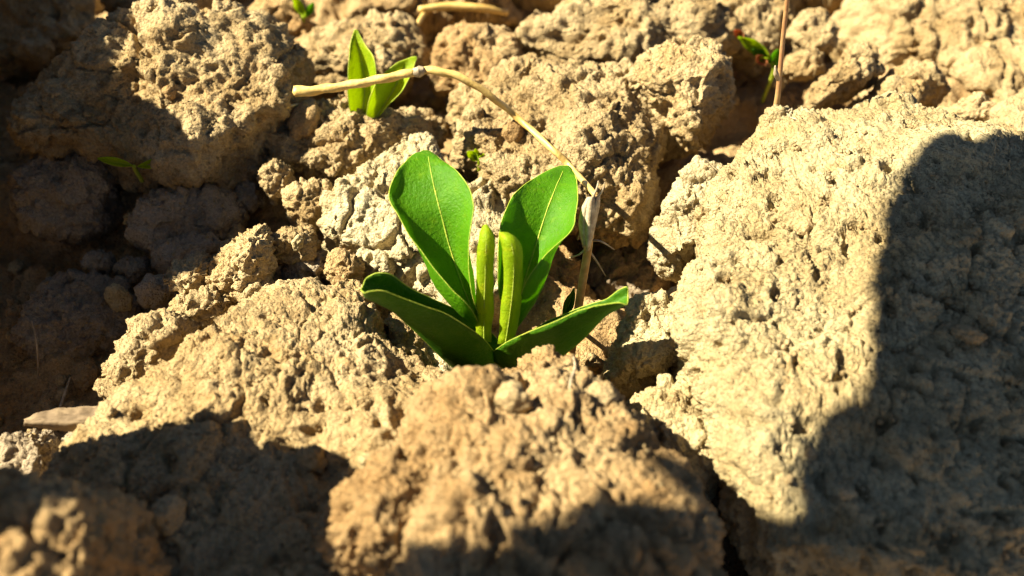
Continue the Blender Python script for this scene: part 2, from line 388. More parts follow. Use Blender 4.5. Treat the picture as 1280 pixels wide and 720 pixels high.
C('soil peak on top of the granular mound, touching the low right leaf',
  [(628,505),(645,470),(680,440),(700,440),(714,468),(712,500),(680,520)], 1.0, 1.3, .6, 1.6, .8, .04, 24, 'b', gran=1.7, size=.2, crack=0, facet=1)
C('blunt granular soil lump leaning on the mound, over the pointed shadow',
  [(400,672),(420,638),(460,600),(500,566),(556,574),(584,600),(572,656),(530,706),(450,712)], 1.7, 1.9, 1.2, 2.8, .75, .045, 25, 'b', gran=1.5, size=.25, crack=0, facet=2)
C('yellowish flat soil clod below the leaf shadow, right of the granular mound',
  [(758,515),(790,492),(830,474),(852,480),(870,510),(892,542),(900,590),(870,610),(820,580),(775,548)], -.1, .4, .6, 2., .65, .048, 26, 'y', gran=.8, size=.2)
C('yellowish soil clod with vertical cracks beside the tip of the low right leaf',
  [(772,405),(788,380),(838,372),(866,376),(872,402),(858,440),(832,462),(800,474),(774,468),(766,440)], -.1, .6, .55, 2., .62, .046, 27, 'y', gran=.75, size=.2)
C('grey shaded soil clod at the bottom of the dark pit',
  [(730,335),(755,302),(800,288),(826,312),(838,350),(832,378),(780,384),(740,374)], -3.2, -2.4, .6, 1.4, .65, .055, 28, 'g', gran=.7, size=.25)
C('brown shaded soil clod behind the dry stalk, under the right upright leaf',
  [(640,385),(672,320),(716,300),(730,340),(726,390),(690,420)], -2.4, -1.5, .6, 1.8, .7, .055, 29, 'b', gran=.8, size=.24)
C('dark soil clod hidden in the shade of the low right leaf',
  [(690,470),(700,420),(745,395),(775,410),(780,455),(750,480)], -2.4, -1.8, .5, 1.2, .7, .055, 30, 'b', gran=.8, size=.24)
C('big soil boulder with a flat shaded top and sunlit crumbly front, beyond the hollow',
  [(8,120),(40,66),(120,44),(210,22),(290,22),(345,44),(374,60),(372,104),(342,150),(312,212),(280,232),(240,226),(200,214),(140,194),(90,188),(30,176)],
  .0, 2.6, 1.6, 3., .52, .058, 31, 's', gran=1.0, size=.3, big=.14)
C('dark upright soil clod deep in the left hollow',
  [(22,225),(50,188),(110,184),(136,215),(134,280),(90,305),(35,280)], -1.8, .3, 1., 2., .65, .07, 32, 'g', gran=.7, size=.3)
C('long rounded soil clod lying in the shade below the boulder',
  [(153,268),(190,243),(250,235),(300,240),(306,268),(280,302),(240,312),(180,310),(156,294)], -1.4, -.2, .8, 1.6, .7, .055, 33, 'g', gran=.8, size=.27)
C('small round shaded soil clod touching the long rounded one',
  [(290,244),(310,224),(328,234),(328,258),(306,268)], -1.0, -.3, .5, 1., .75, .055, 34, 'g', gran=.9, size=.25)
C('flat shaded soil clod between long rounded clod and twin knob',
  [(184,322),(220,302),(268,296),(288,310),(255,328),(205,338)], -1.4, -.9, .5, 1.2, .65, .055, 35, 'g', gran=.5, size=.25)
C('small egg-shaped soil clod in the dark hollow',
  [(106,330),(116,314),(136,316),(140,336),(122,346)], -1.9, -1.4, .4, .9, .75, .06, 36, 'g', gran=.7, size=.25)
C('dim soil lump in the hollow beside the egg-shaped clod',
  [(140,338),(155,322),(180,324),(190,342),(165,352)], -1.9, -1.4, .4, .9, .75, .06, 37, 'g', gran=.8, size=.25)
C('round dark soil clod leaning on the twin knob from the hollow',
  [(172,366),(186,346),(208,344),(216,368),(200,384),(180,382)], -1.4, -.8, .5, 1., .75, .055, 38, 'g', gran=.8, size=.25)
C('low dark soil mound on the floor of the left hollow',
  [(20,400),(60,350),(120,345),(170,375),(160,420),(110,450),(40,450)], -2.6, -1.8, .7, 1.4, .7, .07, 39, 'g', gran=1.1, size=.28)
C('dark soil knob under the curled dry chip',
  [(0,590),(10,545),(40,535),(66,555),(68,600),(30,615)], -.8, .0, .6, 1.4, .7, .05, 40, 'g', gran=.9, size=.25)
C('crumbly soil knob between dry chip and wide slab',
  [(70,585),(80,548),(110,535),(140,545),(128,580),(95,600)], -1.0, -.4, .5, 1.2, .7, .05, 41, 'g', gran=1., size=.25)
C('blurred brown soil clod close up, standing over the wide slab',
  [(-60,650),(-30,612),(30,600),(100,602),(142,614),(160,640),(150,690),(120,760),(40,830),(-70,800)], 3.0, 3.6, .8, 6., .75, .05, 42, 'b', gran=1.3, size=.25)
# the far row
C('soil clod behind the boulder, at the far edge of the hollow',
  [(-40,60),(-10,-10),(60,-30),(110,0),(120,40),(60,62),(0,80)], .0, 1.5, 1., 2.4, .65, .09, 43, 's', gran=1., size=.35)
C('far soil clod behind the flat-topped boulder',
  [(130,20),(150,-30),(240,-50),(290,-10),(260,20),(190,30)], .0, 1.2, 1., 2.2, .65, .09, 44, 's', gran=1., size=.35)
C('narrow soil clod between boulder and small two-leaved seedling',
  [(300,30),(320,0),(370,-10),(392,20),(380,60),(350,52)], -.2, .9, .7, 1.8, .65, .08, 45, 'b', gran=1., size=.3)
C('rounded pitted soil clod right behind the small two-leaved seedling',
  [(374,112),(380,64),(408,30),(460,12),(522,28),(536,70),(505,104),(440,118)], -.5, 1.0, 1., 2., .7, .065, 46, 's', gran=1., size=.3)
C('brown soil clod behind the kink of the dry straw',
  [(540,102),(548,46),(580,26),(640,44),(656,84),(630,112),(572,122)], -.6, .9, .9, 1.8, .7, .065, 47, 'b', gran=.9, size=.3)
C('small crumbly soil knob under the kink of the dry straw',
  [(556,150),(566,122),(600,106),(630,126),(628,158),(590,165)], -.2, .6, .5, 1.2, .75, .05, 48, 's', gran=1.1, size=.24)
C('large rough soil clod in the far middle, behind the straw-covered clod',
  [(630,66),(668,14),(760,-30),(870,-30),(925,30),(890,64),(800,78),(740,90),(680,86)], -.1, 1.8, 1.2, 2.6, .65, .07, 49, 's', gran=1.05, size=.32)
C('far soil clod along the lying straw piece',
  [(430,20),(450,-20),(530,-40),(640,-30),(650,10),(560,30),(480,30)], -.5, .6, .8, 2., .7, .09, 50, 'b', gran=1., size=.35)
C('soil clod behind the slender upright stem',
  [(890,20),(905,-40),(970,-50),(1000,-10),(980,50),(955,72),(915,62)], -.4, .9, .8, 2., .7, .08, 51, 's', gran=1., size=.3)
C('smooth round pale clod beside the slender upright stem',
  [(978,90),(986,68),(1008,60),(1030,68),(1034,86),(1015,98),(990,100)], .0, .8, .5, 1.2, .8, .06, 52, 's', gran=.35, size=.3)
C('small crumbly clod above the smooth round pale one',
  [(988,40),(1000,14),(1030,12),(1048,40),(1040,62),(1008,66)], -.1, 1.0, .5, 1.4, .75, .06, 53, 's', gran=.8, size=.3)
C('long finger-shaped soil clod with a dark pitted end',
  [(1006,120),(1030,92),(1068,56),(1096,58),(1108,84),(1080,104),(1042,124),(1015,134)], .5, 1.7, .6, 2., .75, .055, 54, 's', gran=.7, size=.26)
C('wide smooth soil slope behind the finger-shaped clod',
  [(1050,40),(1080,-10),(1180,-60),(1330,-60),(1350,100),(1290,160),(1240,130),(1180,85),(1130,75),(1085,60)], -1.3, .6, .7, 2.6, .6, .075, 55, 's', gran=.45, size=.3)
C('tapered soil lump in front of the far smooth slope',
  [(1068,132),(1095,106),(1130,86),(1172,78),(1200,92),(1180,118),(1130,140),(1100,146)], .3, 1.0, .6, 1.8, .75, .055, 56, 's', gran=.5, size=.28)
C('oval soil lump resting on the back edge of the huge crackled clod',
  [(1180,150),(1192,128),(1225,116),(1248,128),(1244,150),(1215,162)], .4, 1.1, .5, 1.2, .75, .055, 57, 's', gran=.5, size=.28)
C('soil clod filling the corner beyond the huge crackled clod',
  [(1230,180),(1245,140),(1290,120),(1370,150),(1370,230),(1290,230)], .2, 1.2, .6, 1.8, .7, .07, 58, 's', gran=.5, size=.28)
# ================================================================== builders for plants
bvh = BVHTree.FromPolygons(BV, BF)
def surf(px, py, lift=0.):
    d = ray(px, py); h = bvh.ray_cast(Vector(CAM), Vector(d))
    p = np.array(h[0]) if h[0] else at_z(px, py, 0)
    return p - d*lift
def crom(P, n):
    """Catmull-Rom through the rows of P (k x anything), n samples"""
    P = np.asarray(P, float); k = len(P); t = np.linspace(0, k-1, n); i = np.minimum(t.astype(int), k-2); f = (t-i).reshape(-1, *([1]*(P.ndim-1)))
    E = np.concatenate([(2*P[:1]-P[1:2]), P, (2*P[-1:]-P[-2:-1])])
    a, b, c, d = E[i], E[i+1], E[i+2], E[i+3]
    return .5*(2*b+(c-a)*f+(2*a-5*b+4*c-d)*f**2+(3*b-a-3*c+d)*f**3)
def tube_mesh(name, path, rad, mat, seg=8, n=None, wob=0.):
    P = crom(path, n or len(path)*6); r = np.interp(np.linspace(0, 1, len(P)), np.linspace(0, 1, len(rad)), rad)
    T = np.gradient(P, axis=0); T /= np.linalg.norm(T, axis=1, keepdims=True)
    u = np.array([.3, .2, 1.]) if abs(T[0][2]) < .9 else np.array([1., 0, .2])
    V = []
    for p, t, q in zip(P, T, r):
        a = np.cross(t, u); a /= np.linalg.norm(a); b = np.cross(t, a); u = np.cross(a, t)
        for k in range(seg):
            th = 2*math.pi*k/seg
            V.append(p+(math.cos(th)*a+math.sin(th)*b)*q*(1+wob*math.sin(3*th+p[0]*9)))
    V = np.array(V); m = len(P); F = []
    for i in range(m-1):
        for k in range(seg): F.append((i*seg+k, i*seg+(k+1) % seg, (i+1)*seg+(k+1) % seg, (i+1)*seg+k))
    c0 = len(V); V = np.vstack([V, P[:1]-T[:1]*r[0]*.4, P[-1:]+T[-1:]*r[-1]*.4])
    T3 = [((k+1) % seg, k, c0) for k in range(seg)]+[((m-1)*seg+k, (m-1)*seg+(k+1) % seg, c0+1) for k in range(seg)]
    return mesh_np(name, V, [np.array(F), np.array(T3)], mat)
def strip_mesh(name, G, mat, thick=.018, taper=True):
    """closed thin sheet from grid G (a x b x 3)"""
    a, b = G.shape[:2]; N = grid_normals(G)
    th = np.full((a, b, 1), thick*.5)
    U, L = (G+N*th).reshape(-1, 3), (G-N*th).reshape(-1, 3); F = grid_faces(a, b); k = a*b
    ring = np.concatenate([np.arange(b), np.arange(1, a)*b+b-1, (a-1)*b+np.arange(b-2, -1, -1), np.arange(a-2, 0, -1)*b]); r2 = np.roll(ring, -1)
    return mesh_np(name, np.vstack([U, L]), [F, F[:, ::-1]+k, np.stack([r2, ring, ring+k, r2+k], 1)], mat)
def leaf(parent, stations, mat, nu=40, nv=17, rib=.028, margin=.015, thick=.02, ribmat=None, lab=None):
    """stations: rows of five (px, py, Y) from one margin over the midrib to the other margin"""
    P = np.array([[at_y(*q) for q in row] for row in stations])
    G = crom(P, nu)                                   # nu x 5 x 3
    G = crom(G.transpose(1, 0, 2), nv).transpose(1, 0, 2)
    q = G.reshape(-1, 3); v = np.abs(np.linspace(-1, 1, nv))**3
    G = G + grid_normals(G)*(.04*fbm(q*1.2, 61, 2)+.010*vnoise(q*6, 62)).reshape(G.shape[:2])[..., None]
    out = (G[:, -1:]-G[:, :1]); out = out/(np.linalg.norm(out, axis=2, keepdims=True)+1e-9)
    G = G + out*(.022*fbm(q*2.6, 63, 2).reshape(G.shape[:2])*v)[..., None]
    o = add('leaf', strip_mesh('leaf', G, mat, thick), parent, label=lab)
    if rib:
        mid = G[:, nv//2]; d = np.array([CAM-p for p in mid]); d /= np.linalg.norm(d, axis=1, keepdims=True)
        N = grid_normals(G)[:, nv//2]; N = N*np.sign((N*d).sum(1, keepdims=True))
        k = nu-3
        add('midrib', tube_mesh('midrib', (mid+N*thick*.25)[:k:3], [rib, rib*.8, rib*.35], ribmat or RIB, 6), o)
    if margin:
        edge = np.vstack([G[:, 0], G[-1, 1:-1], G[::-1, -1]])
        add('margin', tube_mesh('margin', edge[::2], [margin*.7, margin, margin, margin*.7], ribmat or RIB, 5, n=len(edge)), o)
    return o
def empty(name, loc, label, cat, group=None):
    o = link(bpy.data.objects.new(name, None)); o.location = loc*S; o.empty_display_size = .01
    o['label'] = label; o['category'] = cat
    if group: o['group'] = group
    return o
def settle(root):
    inv = Matrix.Translation(-root.location)
    for ch in root.children: ch.matrix_parent_inverse = inv

# ================================================================== beyond the frame: what shades the place
# tall clods left of the hollow; all but the added near pair shade the hollow
def tall(label, x, y, z, r, seed, h=3., lean=0.):
    nr = np.array([0, lean, 1.]); nr /= np.linalg.norm(nr); c = np.array([x, y, z])-nr*h*.9; rr = np.random.default_rng(seed); ph = rr.uniform(0, 6, 3)
    rf = lambda t: r*(1+.16*np.sin(2*t+ph[0])+.10*np.sin(3*t+ph[1])+.06*np.sin(5*t+ph[2]))
    V, F = lump(c, np.array([1., 0, 0]), np.cross(nr, [1., 0, 0]), nr, rf, h, (c[2]+2.5)/nr[2], .7, .21, seed, big=.14, gran=1., size=.35)
    o = add('soil_clod', mesh_np('soil_clod', V-c, F, SOIL), label=label, cat='soil clod'); o.location = c*S
TALL = [('tallest soil clod of the bank left of the dark hollow', -18.5, 2.8, 10.2, 3.4, 71), ('broad soil clod on the bank beside the dark hollow', -21.0, 7.2, 11.2, 3.8, 72),
        ('soil clod at the far end of the bank, beside the boulder', -23.5, 11.6, 11.0, 4.0, 73), ('low soil clod at the near end of the bank', -16.5, -1.6, 5.4, 2.2, 74),
        ('tall soil clod standing over the near end of the bank', -12.8, -7.7, 10.6, 2.0, 75), ('leaning soil clod below the tall one at the near end of the bank', -12.0, -5.9, 8.3, 1.0, 76, 4.5, .30)]  # last two clods added and shaped to cast the slab's pointed shadow
for a in TALL: tall(*a)

# an added, unseen broad-leaved shade weed standing left of and behind the camera; its leaf outline is cut to shade the near and right-hand soil
def caster():
    def up(px, py, z, t): return at_z(px, py, z)+SUN*t
    edge = [(1240,182),(1180,170),(1132,212),(1108,262),(1104,310),(1110,380),(1128,455),(1128,496),(1062,510),(1012,540),(994,592),(990,650),(930,650),(880,640),(800,624),(730,630),(660,655),(600,690),(560,715),(520,730),(470,760)]
    P = [surf(x, y)+SUN*34 for x, y in edge]
    P += [up(x, y, 0, 34) for x, y in [(500,1000),(850,1050),(1250,1000),(1500,700),(1520,420),(1400,230)]]
    P = np.array(P); nrm = SUN; c = up(1080, 760, 2, 34)
    n = 12; rings = []
    D = crom(np.vstack([P, P[:1]]), len(P)*6)[:-1]
    for k in range(n+1):
        f = k/n; rings.append(c+(D-c)*f + SUN*(2.2*(1-f*f)+.5*f*np.sin(np.arange(len(D))*.35))[:, None])
    G = np.array(rings); G = np.concatenate([G, G[:, :1]], 1)
    o = empty('shade_caster', np.array([-34., -26, -1]), 'added unseen broad-leaved shade weed with one large leaf arching over the soil', 'caster')
    lf = add('leaf', strip_mesh('leaf', G, CASTER_LEAF, .06), o)
    add('midrib', tube_mesh('midrib', [c+SUN*2.1, c*.5+P[4]*.5+SUN*1.5, P[4]], [.3, .2, .06], BROWN, 8), lf)
    add('stem', tube_mesh('stem', [np.array([-34., -26, -3]), np.array([-33.5, -25.5, 8]), c*.45+np.array([-33., -25, 22])*.55, c+SUN*2.1], [.7, .6, .45, .3], REDST, 12), o)
    for sx, sy_, ln in ((-1, -.3, 12), (-.6, -1, 10), (.2, -1, 11)):
        b = np.array([-33.5, -25.5, 10.]); d = np.array([sx, sy_, 0]); d /= np.linalg.norm(d); q = np.cross(d, [0, 0, 1.])
        G2 = np.array([[b+d*ln*u+np.array([0, 0, 6*u-7*u*u])+q*v*ln*.3*math.sin(math.pi*min(1, u*.97+.02)**.8) for v in np.linspace(-1, 1, 7)] for u in np.linspace(0, 1, 14)])
        add('leaf', strip_mesh('leaf', G2, CASTER_LEAF, .06), o)
    settle(o)
CASTER_LEAF = plain_mat('caster_leaf', (.05, .12, .02), (.07, .16, .03), 60, .6)
caster()
# plain clods carrying the field on past the edges of the picture
def field():
    rr = np.random.default_rng(31); protos_ = []
    for k in range(4):
        ph = rr.uniform(0, 6, 3); rf = lambda t, ph=ph: 2.6*(1+.2*np.sin(2*t+ph[0])+.12*np.sin(3*t+ph[1])+.08*np.sin(5*t+ph[2]))
        n0, f0 = len(BV), len(BF)
        V, F = lump(np.zeros(3), np.array([1., 0, 0]), np.array([0, 1., 0]), np.array([0, 0, 1.]), rf, 2.0, 2.4, .65, .15, 81+k, gran=1., size=.3)
        del BV[n0:], BF[f0:]
        protos_.append(mesh_np('soil_clod', V, F, [SOIL, SOIL_B, SOIL_Y, SOIL_G][k]))
    spots = [(x+rr.uniform(-1.5, 1.5), y+rr.uniform(-1.5, 1.5)) for x in range(-24, 40, 5) for y in range(20, 40, 5)]+[(x+rr.uniform(-1.5, 1.5), y+rr.uniform(-1.5, 1.5)) for x in (23, 28, 33) for y in range(-14, 20, 5)]
    for i, (x, y) in enumerate(spots):
        o = add('soil_clod', protos_[i % 4], label='rough soil clod of the open field beyond the boulder and the huge clod', cat='soil clod', group='clods of the open field')
        o.location = np.array([x, y, -1.3])*S; o.rotation_euler = (0, 0, rr.uniform(0, 6.28)); o.scale = [rr.uniform(.7, 1.25)]*3
field()
# ================================================================== plants
bvh = BVHTree.FromPolygons(BV, BF)
BY = -2.35
base = at_y(614, 452, BY)
pl = empty('seedling', base, 'bright green seedling with two upright broad leaves and two low folded leaves', 'seedling')
def five(row, ys):
    return [(x, y, Y) for (x, y), Y in zip(row, ys)]
# left upright leaf
L1 = [[(600,408),(600,412),(603,410),(605,407),(602,402)], [(585,380),(573,391),(588,381),(595,378),(591,372)], [(558,354),(546,360),(575,347),(590,342),(586,336)],
      [(521,307),(527,312),(562,308),(580,305),(587,298)], [(497,270),(512,273),(551,266),(577,265),(592,262)], [(487,243),(503,242),(543,235),(570,236),(586,237)],
      [(497,215),(510,213),(538,211),(558,211),(571,214)], [(514,196),(521,195),(535,195),(545,196),(551,199)], [(527,190),(529,189),(532,189),(535,189),(538,190)]]
Ym = -2.3+3.1*np.linspace(0, 1, 9)**1.1
cup = [(.05,.03,0,.03,.05), (.55,.35,0,.2,.4), (.7,.42,0,.25,.45), (.5,.3,0,.2,.4), (.42,.2,0,.17,.38), (.35,.15,0,.15,.34), (.25,.1,0,.1,.25), (.1,.04,0,.04,.1), (0,0,0,0,0)]
leaf(pl, [five(r, [y-c for c in cs]) for r, y, cs in zip(L1, Ym, cup)], LEAF)
L2 = [[(630,402),(632,410),(640,414),(646,414),(642,404)], [(624,366),(629,376),(650,374),(672,370),(656,354)], [(622,320),(632,332),(660,338),(691,320),(683,318)],
      [(624,291),(640,296),(671,303),(702,294),(714,289)], [(629,267),(648,268),(682,268),(706,266),(720,262)], [(643,243),(662,242),(692,242),(712,242),(722,241)],
      [(664,225),(678,224),(699,225),(713,226),(721,227)], [(686,214),(693,212),(704,213),(713,214),(717,216)], [(700,208),(703,208),(706,208),(709,208),(711,209)]]
Ym = -2.1+3.6*np.linspace(0, 1, 9)**1.1
cup2 = [(.05,.03,0,.03,.05), (.4,.2,0,.35,.6), (.45,.22,0,.42,.62), (.42,.2,0,.2,.4), (.4,.17,0,.15,.3), (.34,.14,0,.12,.25), (.25,.1,0,.08,.2), (.1,.04,0,.04,.1), (0,0,0,0,0)]
leaf(pl, [five(r, [y-c for c in cs]) for r, y, cs in zip(L2, Ym, cup2)], LEAF)
def trough(N_, K_, F_, Y0, Y1, dn, df):
    out = []; m = len(N_)
    for i in range(m):
        Y = Y0+(Y1-Y0)*i/(m-1); n, k, f = map(np.array, (N_[i], K_[i], F_[i]))
        w_ = .35 if i == 0 else 1.
        nm = (n+k)/2+(k-n)*.12; fm = (f+k)/2+(k-f)*.12
        out.append([(*n, Y-dn*w_), (*nm, Y-dn*.75*w_), (*k, Y), (*fm, Y+df*.75*w_), (*f, Y+df*w_)])
    return out
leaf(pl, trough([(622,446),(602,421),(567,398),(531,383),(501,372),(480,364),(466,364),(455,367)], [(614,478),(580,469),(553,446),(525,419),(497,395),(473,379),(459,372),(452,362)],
     [(634,440),(612,414),(578,391),(542,374),(512,360),(490,344),(472,341),(457,348)], -2.6, -3.0, .35, .45), LEAF_SHADE, rib=.03, lab='low leaf folded like a trough, shade-darkened underside showing')
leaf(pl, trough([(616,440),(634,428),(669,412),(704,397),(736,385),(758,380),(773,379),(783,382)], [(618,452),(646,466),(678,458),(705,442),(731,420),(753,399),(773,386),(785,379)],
     [(632,436),(648,424),(680,404),(714,389),(740,379),(758,374),(773,363),(785,357)], -2.75, -2.9, .35, .45), LEAF_SHADE, rib=.03, lab='low leaf folded like a trough, its pointed tip turned up')
def young(Ls, Rs, Y0, Y1, bulge, mat):
    m = len(Ls); st = []
    for i in range(m):
        Y = Y0+(Y1-Y0)*i/(m-1); l, r = np.array(Ls[i]), np.array(Rs[i]); b = bulge*(1 if i < m-1 else .2)
        st.append([(*l, Y+b*.6), (*(l*.8+r*.2), Y-b*.25), (*(l+r)/2, Y-b*.5), (*(l*.2+r*.8), Y-b*.25), (*r, Y+b*.6)])
    leaf(pl, st, mat, nu=26, nv=11, rib=.018, margin=.012, thick=.03)
young([(596,425),(594,390),(596,350),(598,310),(600,292),(604,282)], [(614,428),(616,390),(617,350),(617,310),(615,292),(608,281)], -2.5, -1.7, .10, LEAF_Y)
young([(622,430),(626,392),(630,350),(630,315),(626,298),(625,291)], [(641,432),(649,392),(654,350),(653,318),(647,300),(634,291)], -2.6, -1.9, .13, LEAF_Y)
add('stem', tube_mesh('stem', [base+np.array([0, 0, -1.2]), base+np.array([0, .05, -.4]), base+np.array([.05, .1, .25])], [.22, .2, .14], RIB, 10), pl)
settle(pl)

# small two-leaved seedling behind the knobbly ridge
b2 = surf(466, 145, .05); y0 = b2[1]+.15
p2 = empty('seedling', b2, 'small light green seedling with two pointed leaves behind the dry straw', 'seedling')
leaf(p2, [five(r, ys) for r, ys in [
    ([(438,140),(442,144),(452,146),(460,146),(464,142)], [y0-.2,y0-.1,y0,y0-.1,y0-.2]), ([(435,112),(443,114),(456,116),(466,112),(470,104)], [y0-.15,y0,y0+.2,y0,y0-.25]),
    ([(436,80),(442,80),(453,82),(463,80),(468,74)], [y0+.2,y0+.3,y0+.5,y0+.3,y0]), ([(439,52),(442,51),(446,52),(452,56),(457,58)], [y0+.6,y0+.65,y0+.7,y0+.6,y0+.5]), ([(443,38),(444,38),(445,38),(446,38),(447,39)], [y0+.9]*5)]], LEAF_Y, nu=24, nv=11, rib=.03, margin=.018)
leaf(p2, [five(r, ys) for r, ys in [
    ([(458,144),(464,147),(470,147),(476,143),(478,140)], [y0-.3,y0-.25,y0-.2,y0-.25,y0-.3]), ([(462,122),(472,126),(484,126),(496,120),(500,116)], [y0-.4,y0-.2,y0,y0-.2,y0-.3]),
    ([(474,98),(484,99),(497,102),(506,102),(510,100)], [y0-.1,y0,y0+.2,y0+.05,y0-.1]), ([(495,80),(500,79),(507,80),(513,82),(517,83)], [y0+.3,y0+.35,y0+.4,y0+.35,y0+.3]), ([(514,71),(516,71),(518,71),(520,71),(521,72)], [y0+.6]*5)]], LEAF_Y, nu=24, nv=11, rib=.03, margin=.018)
add('stem', tube_mesh('stem', [b2+np.array([0, .4, -1.0]), b2+np.array([0, .4, -.3]), at_y(464, 140, y0)], [.14, .12, .1], RIB, 8), p2)
settle(p2)

# ------------------------------------------------------------------ dry stalk, sheath and bent straw
sb = surf(709, 484, .2)
st = empty('dry_grass_stalk', sb, 'dry straw-coloured grass stalk, bent over behind the seedling', 'dry stalk')
sy = -1.5
knee = at_y(744, 244, -.3)
lower = [at_y(703, 500, sy-.1), at_y(709, 470, sy), at_y(717, 420, sy+.2), at_y(726, 365, sy+.5), at_y(735, 312, sy+.85), at_y(741, 265, sy+1.1), knee]
add('stalk', tube_mesh('stalk', lower, [.10, .11, .105, .10, .10, .09, .07], BROWN, 10, wob=.05), st)
up = [knee, surf(718, 214, .3), surf(690, 186, .35), surf(650, 150, .45)]
y_a, y_e = up[-1][1], y0-1.0
up += [at_y(x, y, y_a+(y_e-y_a)*(650-x)/124) for x, y in ((612, 119), (578, 98), (548, 89), (526, 88))]
add('straw', tube_mesh('straw', up, [.07, .085, .085, .09, .095, .10, .11, .10], STRAW, 10, wob=.16), st)
node = at_y(523, 89, y_e-.1)
add('node', tube_mesh('node', [at_y(530, 88, y_e-.1), at_y(524, 89, y_e-.1), at_y(517, 90, y_e-.1)], [.10, .16, .11], PAPER, 9, wob=.15), st)
add('straw', tube_mesh('straw', [at_y(518, 90, y_e-.1), at_y(490, 96, y_e-.2), at_y(450, 104, y_e-.3), at_y(400, 112, y_e-.4), at_y(368, 115, y_e-.45)], [.11, .12, .115, .12, .15], STRAW, 10, wob=.16), st)
random.seed(5)
for k, (dx, w_, yy) in enumerate([(-8, 6.5, -.12), (-1, 8, -.2), (6, 6.5, -.14), (-3, 5, .05)]):
    rows = []
    for i, py in enumerate([246, 258, 275, 292, 308+3*k]):
        x = 741-(py-246)*.10+dx*(.5+.5*math.sin(i*.8+k)); ww = w_*(.5, .9, 1., .8, .35)[i]; Y = sy+1.05-.07*i+yy
        rows.append([(x-ww, py+random.uniform(-2, 2), Y+.08), (x-ww*.4, py, Y-.04), (x, py, Y-.06), (x+ww*.4, py, Y-.04), (x+ww, py+random.uniform(-2, 2), Y+.07)])
    P = np.array([[at_y(*q) for q in r] for r in rows])
    add('sheath', strip_mesh('sheath', crom(crom(P, 14).transpose(1, 0, 2), 9).transpose(1, 0, 2), PAPER, .012), st)
for a, b, c in [((738,256),(730,280),(722,300)), ((740,250),(746,236),(748,226)), ((743,250),(752,240),(756,228)), ((733,310),(724,318),(712,322)), ((740,300),(752,302),(768,312)), ((736,312),(748,330),(757,345))]:
    add('fibre', tube_mesh('fibre', [at_y(*a, sy+.9), at_y(*b, sy+.8), at_y(*c, sy+.9)], [.03, .025, .012], PAPER, 5), st)
settle(st)

# ------------------------------------------------------------------ slender stem with a small reddish green sprout
s0 = surf(971, 134, .05)
stem = empty('slender_stem', s0, 'slender brown upright stem standing behind the huge crackled clod', 'plant stem')
add('stem', tube_mesh('stem', [s0+np.array([0, .1, -.8]), at_y(971, 128, s0[1]), at_y(975, 90, s0[1]+.1), at_y(979, 45, s0[1]+.25), at_y(984, 0, s0[1]+.35), at_y(990, -60, s0[1]+.4), at_y(1000, -130, s0[1]+.5)], [.09, .08, .065, .06, .06, .05, .04], REDST, 8), stem)
add('leaf_scale', tube_mesh('leaf_scale', [at_y(973, 100, s0[1]-.1), at_y(970, 92, s0[1]-.15), at_y(969, 82, s0[1]-.15)], [.05, .07, .02], PAPER, 6), stem)
settle(stem)
def sprig(label, root, rows, mats, stems, group=None, cat='sprout'):
    o = empty('sprout', root, label, cat, group)
    for r, m in zip(rows, mats):
        (ax, ay), (bx, by), wd, Y, fold = r
        a, b = np.array([ax, ay], float), np.array([bx, by], float); t = b-a; nn = np.array([-t[1], t[0]])/np.linalg.norm(t)
        stn = []
        for u, ww in ((0, .15), (.25, .75), (.5, 1), (.75, .75), (1, .08)):
            p = a+t*u; yy = Y+.15*math.sin(u*3)
            stn.append([(*(p+nn*wd*ww*s), yy-abs(s)*fold) for s in (-1, -.5, 0, .5, 1)])
        leaf(o, stn, m, nu=14, nv=7, rib=.02, margin=0)
    for path, rad in stems: add('stem', tube_mesh('stem', path, rad, RIB, 6), o)
    settle(o); return o
RED = leaf_mat('red_leaf', (.40, .10, .04), (.45, .20, .06), (.6, .2, .05))
r3 = surf(968, 92, .1); r3[1] = min(r3[1], *[surf(x, y)[1] for x, y in ((925, 48), (945, 62), (960, 75), (935, 70))])-1.3; r3 = at_y(966, 92, r3[1])
sprig('tiny sprout with green and reddish leaves beside the slender brown stem', r3,
      [((962,72),(923,46),8,r3[1]-.3,.15), ((966,78),(940,62),7,r3[1]-.35,.1), ((966,84),(972,62),6,r3[1]-.3,.1), ((958,80),(946,70),6,r3[1]-.4,.1), ((930,48),(918,38),6,r3[1]-.25,.1)],
      [LEAF_Y, LEAF, LEAF, RED, RED], [([r3+np.array([0, 1.0, -2.6]), r3, at_y(964, 78, r3[1]-.3)], [.06, .06, .04])])
r4 = surf(168, 210, .1)
sprig('tiny green sprout with two narrow leaves at the foot of the boulder', r4,
      [((166,207),(122,198),4.5,r4[1]-.3,.1), ((172,208),(214,200),6,r4[1]-.3,.1)], [LEAF_Y, LEAF_Y], [([r4+np.array([0, .2, -.6]), r4, at_y(168, 208, r4[1]-.3)], [.06, .06, .05])])
r5 = surf(598, 202, .05)
sprig('tiny yellow-green rosette in a crumbly pocket between the upright leaves', r5,
      [((598,200),(584,190),5,r5[1]-.15,.05), ((598,200),(612,194),5,r5[1]-.15,.05), ((598,202),(606,206),4,r5[1]-.2,.05), ((597,200),(594,186),4,r5[1]-.1,.05)], [LEAF_Y]*4, [([r5+np.array([0, .1, -.4]), r5, at_y(598, 201, r5[1]-.15)], [.04, .04, .03])])
r6 = surf(704, 398, .1)
sprig('short green blade standing beside the dry stalk in the dark pit', r6, [((704,400),(718,360),7,-1.45,.1)], [LEAF_SHADE], [([r6+np.array([0, 0, -.5]), r6, at_y(704, 399, -1.45)], [.07, .07, .06])])
r7 = surf(378, 22, .1)
